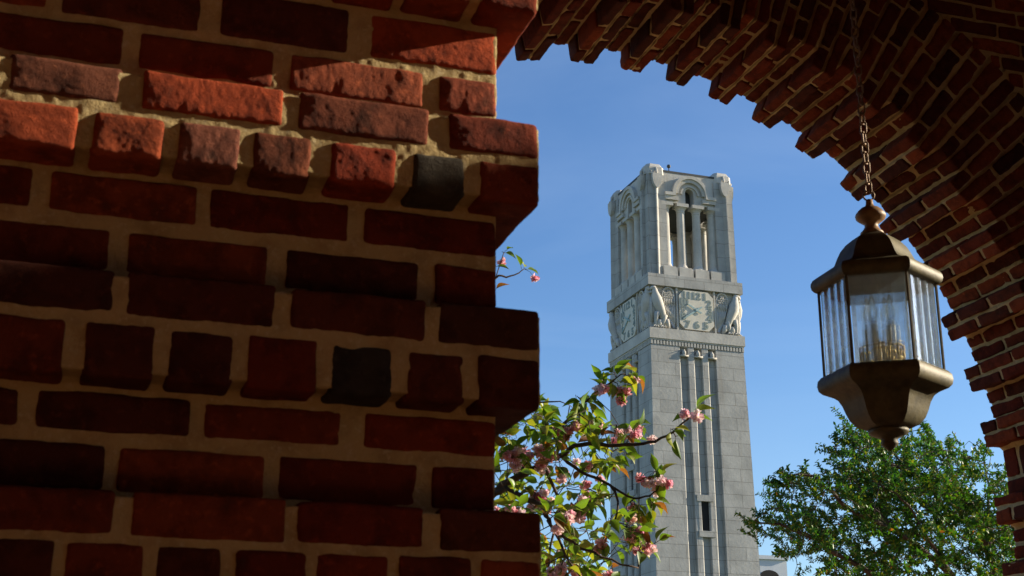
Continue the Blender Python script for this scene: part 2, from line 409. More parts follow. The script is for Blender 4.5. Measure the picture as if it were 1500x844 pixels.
# mortar: one roughened skin that follows the bands
bounds = sorted([(z0, z1, p) for p, z0, z1, bs, ri in rows])
prof = []
def addz(z0, z1, off, step):
    n = max(2, int((z1-z0)/step))
    for i in range(n+1): prof.append((z0+(z1-z0)*i/n, off))
zz = .9; groups = []
for z0, z1, p in bounds:
    if groups and groups[-1][2] == p: groups[-1][1] = z1
    else: groups.append([z0, z1, p])
for i, gg in enumerate(groups):
    z0 = gg[0]+.008 if gg[2] else groups[i-1][1]-.008 if i else gg[0]
    z1 = gg[1]-.008 if gg[2] else (groups[i+1][0]+.008 if i+1 < len(groups) else gg[1])
    off = OFF+.0002 if gg[2] else -.0006
    fine_ = 1.70 < (z0+z1)/2 < 2.75
    addz(z0, z1, off, .003 if fine_ else .012)
    if i+1 < len(groups):
        o2 = OFF+.0002 if groups[i+1][2] else -.0006
        for t in (.2, .4, .6, .8): prof.append((z1+.0002, off+(o2-off)*t))
prof = np.array(prof)
sx = np.concatenate([np.linspace(-1.5, -.3, 60), np.linspace(-.296, 1, 1)[:0]])
def front_cols(off):
    xr = XR+off*.8
    return np.concatenate([np.linspace(-1.5, -.25, 70)[:-1], np.linspace(-.25, xr, 300)])
P = []
for z, off in prof:
    xs = front_cols(off); ys = np.full(len(xs), YR-off)
    yy = np.linspace(YR-off, YR+TH, 60)[1:]
    P.append(np.stack([np.concatenate([xs, np.full(len(yy), XR+off*.8)]), np.concatenate([ys, yy]), np.full(len(xs)+len(yy), z)], 1))
P = np.array(P); nr, nc = P.shape[:2]; Q = P.reshape(-1, 3)
d = vn3(Q, 30, 2)*.0012 + vn3(Q, 110, 5)*.0011
Q = Q + d*np.array([.6, 1, .6])
ii = np.arange(nr*nc).reshape(nr, nc)
F = np.stack([ii[:-1, :-1], ii[:-1, 1:], ii[1:, 1:], ii[1:, :-1]], -1).reshape(-1, 4)
mm = MB(); mm.add(Q, F); mm.build('mortar', M['mortar'], pier, smooth=True)
# solid core of the near wall: pier, springing and an arch over the opening to the right
core = MB()
def arch_wall(mb, x0, x1, y0, y1, z1, cx, cz, rr, n=48, z0=0):
    """wall slab with a round-headed opening, built as convex pieces"""
    mb.box(x0, cx-rr, y0, y1, z0, cz); mb.box(cx+rr, x1, y0, y1, z0, cz)
    mb.box(x0, cx-rr, y0, y1, cz, z1); mb.box(cx+rr, x1, y0, y1, cz, z1)
    A = [PI - PI*i/n for i in range(n+1)]
    for i in range(n):
        xa, za = cx+rr*math.cos(A[i]), cz+rr*math.sin(A[i]); xb, zb = cx+rr*math.cos(A[i+1]), cz+rr*math.sin(A[i+1])
        v = [(x, y, z) for y in (y0, y1) for x, z in ((xa, za), (xb, zb), (xb, z1), (xa, z1))]
        mb.add(v, [(0, 1, 2, 3), (7, 6, 5, 4), (0, 4, 5, 1), (1, 5, 6, 2), (2, 6, 7, 3), (3, 7, 4, 0)])
arch_wall(core, -3.5, 6.5, YR+.02, YR+TH-.005, 5.6, (.5485+3.56)/2, 3.36, (3.56-.5485)/2)
core.build('wall_core', M['wall'], pier)

# ------------------------------------------------------------ far brick archway
AX, AZ = 1.904, 2.566; RREC, RPRO = 1.692, 1.622; Y0, Y1 = 4.2, 4.7; ROUT = 2.19
arch = empty('brick_archway', (0, 0, 0))
tag(arch, 'dark round brick archway with toothed inner edge standing against the blue sky', 'archway', 'masonry of the gateway')
tips = [R(a) for a in (6.6, 14.6, 22.4, 30.3, 38.2, 46.3, 55.1, 62.9, 70.3, 77.2, 83.8, 91.0)]
st = R(7.8)
while tips[-1] + st < PI - R(5): tips.append(tips[-1]+st)
arows = []      # (kind, a0, a1, proj) a in radians on the arch, metres (z) on the jambs
for i, t in enumerate(tips):
    e = tips[i+1] if i+1 < len(tips) else t+st; d_ = (e-t)/4
    for k in range(4): arows.append(('arc', t+k*d_, t+(k+1)*d_, k < 2))
gap = tips[0]; arows.append(('arc', gap*.36, gap, False)); arows.append(('arc', -gap*.28, gap*.36, True) if False else ('arc', 0, gap*.36, False))
end = arows[len(tips)*4-1][2]; 
if PI-end > R(1.2): arows.append(('arc', end, PI, False))
z = 2.585
jr = []
zb = 2.449
for k in range(9):
    jr += [(zb+.068, zb+.136, 1), (zb, zb+.068, 1), (zb-.068, zb, 0), (zb-.136, zb-.068, 0)]; zb -= .272
jr = [(a, min(b, AZ) if k == 0 else b, p) for k, (a, b, p) in enumerate(jr)]
ab = MB(); J = .0075
def amap(tm):   # (tangential metres at radius 1.7 about angle tm, depth, radius) -> world
    def f(P):
        th = tm + P[:, 0]/1.75; r = P[:, 2]
        return np.stack([AX+r*np.cos(th), P[:, 1], AZ+r*np.sin(th)], 1)
    return f
def jmap(side, zm):
    def f(P):
        return np.stack([AX+side*P[:, 2], P[:, 1], zm+P[:, 0]], 1)
    return f
def voussoir(half, mapf, proj, par, vis=True):
    rin = (RPRO if proj else RREC)
    a = half-(.0062 if half < .032 else J); dd_ = random.uniform(-.0015, .0015)
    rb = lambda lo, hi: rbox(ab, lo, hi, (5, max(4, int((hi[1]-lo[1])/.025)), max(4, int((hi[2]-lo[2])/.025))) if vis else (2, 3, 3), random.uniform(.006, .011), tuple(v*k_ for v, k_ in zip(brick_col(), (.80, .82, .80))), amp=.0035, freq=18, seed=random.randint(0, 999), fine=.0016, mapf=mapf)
    j = lambda: random.uniform(-.0035, .0005)
    q = random.uniform(-.008, .008)
    if par:
        rad = [rin, rin+.10, rin+.30, rin+.50, ROUT]; fd = .2; ys = [Y0+.2+q, Y0+.4+q, Y1]
    else:
        rad = [rin, rin+.2, rin+.4, ROUT]; fd = .1; ys = [Y0+.1+q, Y0+.3+q, Y1]
    rad = [r for i, r in enumerate(rad) if i in (0, len(rad)-1) or r < ROUT-.04]
    for i in range(len(rad)-1):
        rb((-a+dd_, Y0+j(), rad[i]+(J if i else j())), (a+dd_, (ys[0] if i == 0 else Y0+.1)-J, rad[i+1]-J))
    for i in range(len(ys)-1):
        rb((-a+dd_, ys[i]+J, rin+j()), (a+dd_, ys[i+1]-(J if i < len(ys)-2 else 0), rin+.1))
    for r0 in (rin+.1, rin+.3): rb((-a, Y1-.1, r0+J), (a, Y1, min(r0+.2, ROUT)-J))   # outer face
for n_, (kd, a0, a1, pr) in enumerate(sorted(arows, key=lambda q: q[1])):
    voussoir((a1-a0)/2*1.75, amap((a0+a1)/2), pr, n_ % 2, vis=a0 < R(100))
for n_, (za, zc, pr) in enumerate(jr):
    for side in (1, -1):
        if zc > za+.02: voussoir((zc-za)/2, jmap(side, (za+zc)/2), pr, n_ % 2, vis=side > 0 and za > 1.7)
# level courses beside and above the ring
z = .9; n_ = 0
while z < 5.5:
    n_ += 1; zc = z+.034
    for side in (1, -1):
        if zc < AZ: xs = ROUT
        else:
            dz = min(abs(zc+.005-AZ), 9); xs = math.sqrt(max(ROUT**2-dz*dz, 0))
            if dz > ROUT: xs = 0
        lim = 4.4 if side > 0 else 1.2 if zc > AZ+1.2 else 0
        x = max(xs-.004, 0); first = True
        grid0 = (n_ % 2)*.1
        while x < lim-.05 and not (side < 0 and xs == 0):
            e = (math.floor((x-grid0+.03)/.2)+1)*.2+grid0
            if side > 0 and x > 1.2 and (z > 2.4) and x < 3.2: cl = (7, 3, 3)
            else: cl = (3, 2, 2)
            lo = (AX+x+J, Y0+random.uniform(-.003, .003), z+J) if side > 0 else (AX-e+J, Y0, z+J)
            hi = (AX+e-J, Y0+.09, z+.068-J) if side > 0 else (AX-x-J, Y0+.09, z+.068-J)
            if hi[0]-lo[0] > .02: rbox(ab, lo, hi, cl, .006, brick_col(), amp=.003, freq=20, seed=random.randint(0, 999), fine=.001)
            x = e
    z += .068
ab.build('brickwork', M['brick'], arch, smooth=True)
# mortar skin along jamb - arch - jamb
path = []
for za, zc, pr in sorted(jr): path.append(('j', 1, za, zc, pr))
for kd, a0, a1, pr in sorted(arows, key=lambda q: q[1]): path.append(('a', 0, a0, a1, pr))
for za, zc, pr in sorted(jr, reverse=True): path.append(('j', -1, zc, za, pr))
am = MB(); strip = []
for i, (kd, sdn, a0, a1, pr) in enumerate(path):
    r = (RPRO+.005) if pr else (RREC+.004)
    e0 = e1 = 0
    ee = .013*(1 if kd == 'j' else 1/1.7)*(1 if a1 > a0 else -1)*(1 if pr else -1)
    if i and path[i-1][4] != pr: e0 = ee
    if i+1 < len(path) and path[i+1][4] != pr: e1 = ee
    if i and path[i-1][4] != pr:
        rl = strip[-1][3]
        if pr: strip[-1] = (strip[-1][0], strip[-1][1], strip[-1][2], RREC-.020)      # mortar fillet in the corner under each rib
        for t in (.5, 1): strip.append((kd, sdn, a0+e0, r*t+strip[-1][3]*(1-t)))
    for t in np.linspace(0, 1, 7):
        strip.append((kd, sdn, (a0+e0)+(a1-e1-a0-e0)*t, r))
P = []
yy = np.concatenate([np.linspace(0, 1, 40)])
for kd, sdn, a, r in strip:
    if kd == 'a': dx, dz, cx, cz = math.cos(a), math.sin(a), AX, AZ
    else: dx, dz, cx, cz = sdn, 0, AX, a
    row = [(cx+dx*ro, Y0+.006, cz+dz*ro) for ro in np.linspace(ROUT+.02, r, 30)[:-1]]
    row += [(cx+dx*r, Y0+.006+(Y1-.012-Y0)*t, cz+dz*r) for t in np.linspace(0, 1, 34)]
    row += [(cx+dx*ro, Y1-.006, cz+dz*ro) for ro in np.linspace(r, ROUT, 8)[1:]]
    P.append(row)
P = np.array(P); nr, nc = P.shape[:2]; Q = P.reshape(-1, 3)
Q = Q + vn3(Q, 20, 3)*.0022 + vn3(Q, 70, 9)*.0014
ii = np.arange(nr*nc).reshape(nr, nc)
am.add(Q, np.stack([ii[:-1, :-1], ii[1:, :-1], ii[1:, 1:], ii[:-1, 1:]], -1).reshape(-1, 4))
am.build('mortar', M['mortar'], arch, smooth=True)
cm = MB(); arch_wall(cm, -3.5, 6.5, Y0+.02, Y1-.02, 5.6, AX, AZ, RREC+.02, n=64)
cm.build('wall_core', M['wall'], arch)
fm = MB()     # flush mortar bed behind the level courses
arch_wall(fm, -.4, 6.4, Y0+.007, Y0+.0185, 5.59, AX, AZ, ROUT-.03, n=64)
fm.build('mortar', M['mortar'], arch)

# ------------------------------------------------------------ unseen rest of the gateway: ceiling, walls added to block and shape light
porch = empty('brick_gateway', (0, 0, 0))
tag(porch, 'unseen ceiling of the brick gateway the lantern hangs in, with walls added to block and shape the sunlight', 'gateway', 'masonry of the gateway')
sw = MB()
sw.box(-3.8, -3.5, -3.3, 4.7, 0, 5.6); sw.box(-3.5, 6.5, -3.3, -3.0, 0, 5.6)
XW, TOP = 6.5, 4.485  # added right wall; its top edge casts the shade on the pier
sw.box(XW, XW+.4, -1.0, 1.6, 0, TOP); sw.box(XW, XW+.4, -3.0, -1.0, 4.1, TOP); sw.box(XW, XW+.4, -3.3, -3.0, 0, TOP); sw.box(XW, XW+.4, 1.6, 2.3, 0, 5.6)  # gap beside the camera added for warm bounce light
sw.box(XW, XW+.4, 2.3, 3.1, 0, 2.4); sw.box(XW, XW+.4, 2.3, 3.1, 5.0, 5.6); sw.box(XW, XW+.4, 3.1, 4.7, 0, 5.6)  # opening added so sun reaches the lantern
sw.box(XW, XW+.4, -3.3, -1.0, TOP, 5.6)
sw.build('light_shaping_wall', M['wall'], porch)
cl = MB(); cl.box(-3.9, 7.0, -3.4, 4.8, 5.605, 5.9); cl.build('ceiling', M['wall'], porch)

# ------------------------------------------------------------ lantern on its chain
LX, LY = 2.094, 3.2
lan = empty('hanging_lantern', (LX, LY, 0))
tag(lan, 'six-sided bronze lantern with clear fluted glass hanging on a chain under the arch', 'lantern')
PH = math.atan2(-LY, -LX) + R(30) + R(1)
hd = MB()
hd.facets([(.03, 2.973), (.043, 2.966), (.064, 2.957), (.086, 2.943), (.104, 2.925), (.116, 2.905), (.125, 2.887), (.138, 2.871), (.160, 2.861), (.186, 2.854), (.198, 2.847), (.204, 2.838), (.205, 2.830), (.202, 2.820), (.194, 2.813), (.178, 2.811), (.150, 2.813), (.0, 2.815)], 6, ph=PH)
hd.build('roof', M['bronze'], lan, smooth=True)
bw = MB()
bw.facets([(.05, 2.560), (.150, 2.562), (.178, 2.570), (.192, 2.570), (.203, 2.560), (.206, 2.546), (.202, 2.532), (.190, 2.523), (.165, 2.516), (.145, 2.505), (.133, 2.488), (.124, 2.466), (.113, 2.446), (.096, 2.430), (.070, 2.420), (.045, 2.416), (.0, 2.415)], 6, ph=PH)
bw.build('bowl', M['bronze'], lan, smooth=True)
fn = MB()
fn.lathe([(.8*q[0]+.003, q[1]) for q in [(.036, 2.968), (.036, 2.974), (.026, 2.982), (.019, 2.992), (.020, 3.000), (.034, 3.008), (.046, 3.016), (.049, 3.024), (.046, 3.031), (.043, 3.033), (.040, 3.037), (.028, 3.046), (.013, 3.052), (.009, 3.060), (.008, 3.072), (.002, 3.074)]], 28)
fn.build('top_finial', M['finial'], lan, smooth=True)
fb = MB()
fb.lathe([(.86*q[0], q[1]) for q in [(.062, 2.418), (.060, 2.409), (.045, 2.402), (.030, 2.397), (.024, 2.390), (.027, 2.384), (.025, 2.378), (.015, 2.370), (.004, 2.362), (.0, 2.361)]], 24)
fb.build('bottom_finial', M['bronze'], lan, smooth=True)
GR = .1555
for k in range(6):
    a = PH+k*PI/3
    p = MB(); p.tube([(GR*math.cos(a), GR*math.sin(a), 2.563), ((GR)*math.cos(a), (GR)*math.sin(a), 2.815)], .0042, 6)
    p.build('corner_bar', M['bronze'], lan)
for k in range(6):
    a0, a1 = PH+k*PI/3, PH+(k+1)*PI/3
    p0 = Vector((GR*math.cos(a0), GR*math.sin(a0), 0)); p1 = Vector((GR*math.cos(a1), GR*math.sin(a1), 0))
    am_ = (a0+a1)/2; nrm = Vector((math.cos(am_), math.sin(am_), 0)); t = (p1-p0).normalized(); L = (p1-p0).length
    gp = MB(); ns = 4; m_ = .006; wd = (L-2*m_)/ns
    zb_, zt_ = 2.566, 2.812
    for s_ in range(ns):     # each pane is four bevelled strips of plate glass
        u0 = m_+s_*wd+.0004; u1 = u0+wd-.0008; bv = .012; th = .0042
        sec = [(u0, -.0012), (u1, -.0012), (u1, .0012), (u1-bv, th), (u0+bv, th), (u0, .0012)]
        v = [tuple(p0+t*u+nrm*(w_-.004)+Vector((0, 0, z_))) for z_ in (zb_, zt_) for u, w_ in sec]
        n = 6
        gp.add(v, [(i, (i+1) % n, n+(i+1) % n, n+i) for i in range(n)] + [tuple(range(n-1, -1, -1)), tuple(range(n, 2*n))])
    gp.build('glass_pane', M['glass'], lan)
# candle cluster inside
cp = MB()
cp.lathe([(.018, 2.563), (.018, 2.585), (.058, 2.590), (.062, 2.600), (.055, 2.603), (.012, 2.605), (.010, 2.66), (.0, 2.661)], 20)
for k in range(14):
    a = 2*PI*k/14; cp.tube([(.058*math.cos(a), .058*math.sin(a), 2.60), (.058*math.cos(a), .058*math.sin(a), 2.640)], .0035, 6)
cp.tube([(.058*math.cos(2*PI*k/28), .058*math.sin(2*PI*k/28), 2.642) for k in range(28)], .0035, 6, closed=True)
cp.build('candle_gallery', M['brass'], lan, smooth=True)
for k in range(4):
    a = 2*PI*k/4+.5; x, y = .034*math.cos(a), .034*math.sin(a)
    cs = MB(); cs.lathe([(.011, 2.60), (.011, 2.700), (.008, 2.703), (.0, 2.704)], 14, ctr=(x, y)); cc = cs.build('candle_sleeve', M['candle'], lan, smooth=True)
    cb = MB(); cb.lathe([(.006, 2.703), (.012, 2.718), (.014, 2.732), (.010, 2.752), (.004, 2.772), (.0, 2.778)], 14, ctr=(x, y)); cb.build('candle_bulb', M['glass'], cc, smooth=True)
rg = MB(); cr = (0, 0, 3.084)
rg.tube([(.0145*math.cos(a)*.8, .0145*math.cos(a)*-.6, 3.0855+.0145*math.sin(a)) for a in np.linspace(0, 2*PI, 25)[:-1]], .0026, 7, closed=True)
rg.build('hanging_ring', M['iron'], lan, smooth=True)
ch = MB(); z = 3.108; k = 0
while z < 5.59:
    a = (0.5 if k % 2 else 0.5+PI/2)+.12*math.sin(k*1.7)
    dx, dy = math.cos(a), math.sin(a); pts = []
    for q in range(16):
        th = 2*PI*q/16; c_, s_ = math.cos(th), math.sin(th)
        pts.append((dx*c_*.0095, dy*c_*.0095, z + s_*.0085 + (.0095 if s_ > 0 else -.0095 if s_ < 0 else 0)))
    ch.tube(pts, .0029, 6, closed=True); z += .0305; k += 1
ch.build('chain', M['iron'], lan, smooth=True)
cpn = MB(); cpn.lathe([(.05, 5.6), (.05, 5.585), (.02, 5.57), (.0, 5.57)], 20); cpn.build('ceiling_plate', M['iron'], lan, smooth=True)
# ------------------------------------------------------------ stone bell tower
TCX, TCY = 35.75, 77.05
tow = empty('bell_tower', (TCX, TCY, 0), R(1.2))
tag(tow, 'tall pale granite bell tower with open belfry, clock faces and carved eagles', 'bell tower')
def hw(z):    # half width of the shaft, tapering
    return 3.05+.016*max(0, 24.6-z)
sh = MB()
zs = [0, 6, 12, 18, 24.6]
def plan(h, rec=.24):
    side = [(-h, -h)]
    for c in (-.925, 0, .925): side += [(c-.30, -h), (c-.23, -h+.07), (c-.23, -h+rec), (c+.25, -h+rec), (c+.25, -h+.03), (c+.27, -h)]
    pts = []
    for k in range(4):
        c_, s_ = [(1, 0), (0, 1), (-1, 0), (0, -1)][k]
        pts += [(x*c_-y*s_, x*s_+y*c_) for x, y in side]
    return pts
rings = [plan(hw(z)) for z in zs]; n = len(rings[0])
v = [(x, y, z) for rg_, z in zip(rings, zs) for x, y in rg_]
f = [(i*n+k, i*n+(k+1) % n, (i+1)*n+(k+1) % n, (i+1)*n+k) for i in range(len(zs)-1) for k in range(n)]
sh.add(v, f); sh.build('shaft', M['stone'], tow)
plz = MB(); plz.box(-4.2, 4.2, -4.2, 4.2, 0, 1.2); plz.build('plinth', M['stone'], tow)
def rotk(mb_fn, name, mat, k, parent=None, smooth=False):
    mb = MB(); mb_fn(mb)
    c_, s_ = [(1, 0), (0, 1), (-1, 0), (0, -1)][k]
    for i, a in enumerate(mb.v):
        b = a.copy(); b[:, 0] = a[:, 0]*c_-a[:, 1]*s_; b[:, 1] = a[:, 0]*s_+a[:, 1]*c_; mb.v[i] = b
    return mb.build(name, mat, parent or tow, smooth=smooth)
def ring_ledge(mb, h, z0, z1, t=.3):
    mb.box(-h, h, -h, h, z0, z1)
lg = MB(); lg.box(-3.08, 3.08, -3.08, 3.08, 24.9, 24.985); lg.box(-3.14, 3.14, -3.14, 3.14, 24.985, 25.62)
lg.build('lower_cornice', M['carved'], tow)
lu = MB(); lu.box(-3.15, 3.15, -3.15, 3.15, 28.28, 29.0)
lu.build('upper_cornice', M['belfry'], tow)
ins = MB(); ins.box(-2.84, 2.84, -2.84, 2.84, 25.61, 28.29); ins.build('clock_storey', M['carved'], tow)
db = MB(); db.box(-3.0, 3.0, -3.0, 3.0, 24.6, 24.9); db.build('frieze', M['carved'], tow)
for k in range(4):
    def dent(mb):
        for i in range(31):
            x = -3.0+6.0*i/30; mb.box(x-.055, x+.055, -3.09, -3.0, 24.63, 24.88)
    rotk(dent, 'dentil_course', M['carved'], k)
    for c in (-.925, 0, .925):     # small perched bird over each flute
        def bird(mb, c=c):
            mb.box(c-.26, c+.26, -3.16, -2.84, 24.02, 24.10)
            mb.tube([(c, -3.03, 24.10), (c, -3.05, 24.18), (c, -3.04, 24.30), (c-.01, -3.03, 24.40), (c-.02, -3.06, 24.47)], [.10, .13, .13, .08, .055], 8)
            mb.tube([(c-.02, -3.06, 24.46), (c-.03, -3.2, 24.44)], [.04, .01], 6)
            mb.tube([(c, -2.95, 24.2), (c, -2.86, 24.42)], [.11, .07], 6)
        rotk(bird, 'carved_bird', M['carved'], k, smooth=True)
    # slit window with lintel and sill
    wz0, wz1 = (13.75, 15.45) if k == 0 else (16.4, 17.6)
    h = hw(wz0)
    def win(mb, h=h, a=wz0, b=wz1): mb.box(-.30, .30, -h+.16, -h+.25, a, b)
    wo = rotk(win, 'window', M['dark'], k)
    def wfr(mb, h=h, a=wz0, b=wz1):
        mb.box(-.56, .50, -h-.05, -h+.3, b, b+.36); mb.box(-.52, .54, -h-.07, -h+.3, a-.34, a)
        mb.box(-.46, -.30, -h-.012, -h+.27, a, b); mb.box(.30, .38, -h-.012, -h+.27, a, b)
    rotk(wfr, 'window_frame', M['stone'], k, parent=wo)
# belfry: corner piers, columns, arched heads
def bh(z): return 2.93-.008*(z-29)
for sx_, sy_ in ((-1, -1), (1, -1), (1, 1), (-1, 1)):
    p = MB()
    def sq(z, i0, i1):
        h = bh(z); return [(sx_*(h-i1), sy_*(h-i1)), (sx_*(h-i0), sy_*(h-i1)), (sx_*(h-i0), sy_*(h-i0)), (sx_*(h-i1), sy_*(h-i0))]
    za, zc = 29.0, 35.55
    A_ = sq(za, 0, 1.22); B_ = sq(zc, 0, 1.22)
    if sx_*sy_ < 0: A_, B_ = A_[::-1], B_[::-1]
    p.add([(x, y, za) for x, y in A_]+[(x, y, zc) for x, y in B_], [(3, 2, 1, 0), (4, 5, 6, 7), (0, 1, 5, 4), (1, 2, 6, 5), (2, 3, 7, 6), (3, 0, 4, 7)])
    p.build('corner_pier', M['belfry'], tow)
    # raised arris down the middle of each outer face
    for axx in (0, 1):
        fv = MB(); z0_, z1_ = 29.0, 34.85
        vv = []
        for z_ in (z0_, z1_):
            h = bh(z_); c_ = h-.56
            for du, dn in ((-.17, -.01), (.09, -.01), (.085, .20), (.03, .20)):
                u_, n2 = c_+du*1.0, h+dn
                vv.append((sx_*u_, sy_*n2, z_) if axx == 0 else (sx_*n2, sy_*u_, z_))
        fv.add(vv, [(0, 1, 2, 3), (4, 5, 6, 7), (0, 1, 5, 4), (1, 2, 6, 5), (2, 3, 7, 6), (3, 0, 4, 7)])
        fv.build('pilaster_rib', M['belfry'], tow)
        sd2 = MB(); h = bh(34.8); c_ = h-.56     # shield hanging over the rib
        out = [(-.30, 35.52), (.30, 35.52), (.31, 35.2), (.24, 34.86), (.12, 34.66), (0, 34.56), (-.12, 34.66), (-.24, 34.86), (-.31, 35.2)]
        vv = []
        for dn in (.02, .27):
            for u_, z_ in out:
                vv.append((sx_*(c_+u_), sy_*(h+dn), z_) if axx == 0 else (sx_*(h+dn), sy_*(c_+u_), z_))
        m_ = len(out)
        sd2.add(vv, [(i, (i+1) % m_, m_+(i+1) % m_, m_+i) for i in range(m_)]+[tuple(range(m_)), tuple(range(m_, 2*m_))])
        sd2.build('shield', M['carved'], tow)
    cp_ = MB(); h = bh(35.5)-.58; c_ = (sx_*h, sy_*h)
    def octo(r, ch_): return [(c_[0]+x, c_[1]+y) for x, y in ((-r+ch_, -r), (r-ch_, -r), (r, -r+ch_), (r, r-ch_), (r-ch_, r), (-r+ch_, r), (-r, r-ch_), (-r, -r+ch_))]
    cp_.prism(octo(.63, .20), 35.55, 36.05, top=.97, ctr=c_); cp_.prism(octo(.60, .22), 36.05, 36.28, top=.80, ctr=c_)
    for du, dv in ((1, 0), (0, 1)):   # carved bracket above the shield on both outer faces
        bx, by = c_[0]+sx_*du*.63, c_[1]+sy_*dv*.63
        cp_.tube([(bx, by, 35.5), (bx+sx_*du*.10, by+sy_*dv*.10, 35.65), (bx+sx_*du*.06, by+sy_*dv*.06, 35.85), (bx, by, 36.02)], [.06, .08, .07, .04], 7)
        cp_.tube([(bx+sx_*dv*.34, by+sy_*du*.34, 35.55), (bx+sx_*(dv*.36+du*.08), by+sy_*(du*.36+dv*.08), 35.72)], [.08, .05], 6)
    cp_.build('pier_cap', M['carved'], tow)
ARC_C = 34.35
for k in range(4):
    h = bh(33)-.12
    def head(mb):
        # wall over the columns with a slot in the middle
        y0, y1 = -h, -h+.55; W = 1.72; s_ = .29; zt = 34.62; z0 = 33.86
        mb.box(-W, -s_, y0, y1, z0, zt); mb.box(s_, W, y0, y1, z0, zt)
        A = [PI-PI*i/12 for i in range(13)]
        for i in range(12):
            xa, za_ = s_*math.cos(A[i]), zt+s_*math.sin(A[i]); xb, zb2 = s_*math.cos(A[i+1]), zt+s_*math.sin(A[i+1])
            v = [(x, y, z) for y in (y0, y1) for x, z in ((xa, za_), (xb, zb2), (xb, 35.1), (xa, 35.1))]
            mb.add(v, [(0, 1, 2, 3), (7, 6, 5, 4), (0, 4, 5, 1), (1, 5, 6, 2), (2, 6, 7, 3), (3, 7, 4, 0)])
        mb.box(-W, -s_, y0, y1, zt, 35.1); mb.box(s_, W, y0, y1, zt, 35.1)
        mb.box(-W, W, y0, y1, 35.1, 35.82)
    rotk(head, 'arched_head', M['carved'], k)
    def mould(mb):
        for r0, r1, dp in ((1.02, 1.22, .24), (.80, 1.02, .16), (.52, .64, .09)):
            nn = 28; y0, y1 = -h-dp, -h
            for i in range(nn):
                a, b = PI*i/nn, PI*(i+1)/nn
                v = [(r*math.cos(t), y, ARC_C+.12+r*math.sin(t)) for y in (y0, y1) for r, t in ((r0, a), (r1, a), (r1, b), (r0, b))]
                mb.add(v, [(0, 1, 2, 3), (7, 6, 5, 4), (0, 4, 5, 1), (1, 5, 6, 2), (2, 6, 7, 3), (3, 7, 4, 0)])
            if r1 > .7:
                for sg in (-1, 1):
                    xa, xb = sorted((sg*r0, sg*1.72)); q = (r1-1.22)
                    mb.box(xa, xb, y0, y1, ARC_C-.08+(1.22-r1), ARC_C+.12+(1.22-r1)*0 if r1 > 1.1 else ARC_C-.08-.002) if r1 > 1.1 else mb.box(xa, xb, y0, y1, ARC_C-.34, ARC_C-.083)
    rotk(mould, 'arch_moulding', M['carved'], k)
    for u in (-1.58, -.53, .53, 1.58):
        def colm(mb, u=u):
            yc = -bh(31)+.42
            mb.lathe([(.40, 29.62), (.40, 29.70), (.34, 29.76), (.30, 29.86), (.275, 29.92), (.25, 33.30), (.27, 33.33), (.27, 33.38), (.25, 33.40), (.29, 33.52), (.38, 33.64)], 20, ctr=(u, yc))
            mb.box(u-.40, u+.40, yc-.40, yc+.30, 33.64, 33.86)
        rotk(colm, 'column', M['carved'], k, smooth=False)
        def ped(mb, u=u): mb.box(u-.46, u+.46, -3.05, -2.15, 29.0, 29.56); mb.box(u-.40, u+.40, -2.96, -2.15, 29.56, 29.64)
        rotk(ped, 'pedestal', M['carved'], k)
    def cop(mb):
        mb.box(-1.8, 1.8, -2.80, -2.4, 35.82, 35.95)
    rotk(cop, 'roof_coping', M['coping'], k)
bc = MB(); bc.box(-2.18, 2.18, -2.18, 2.18, 33.9, 35.5); bc.build('belfry_shade_block', M['coping'], tow)  # added dark block; puts the shade inside the belfry into its colour
rf = MB(); rf.box(-2.35, 2.35, -2.35, 2.35, 35.55, 35.78); rf.build('roof', M['coping'], tow)
fl = MB(); fl.box(-2.1, 2.1, -2.1, 2.1, 29.0, 29.3); fl.build('belfry_floor', M['belfry'], tow)
fi = MB(); fi.tube([(-1.25, -2.6, 35.95), (-1.25, -2.6, 36.25)], .035, 6); fi.lathe([(0, 36.2), (.10, 36.25), (.13, 36.33), (.10, 36.42), (0, 36.46)], 10, ctr=(-1.25, -2.6))
fi.build('ball_finial', M['coping'], tow)

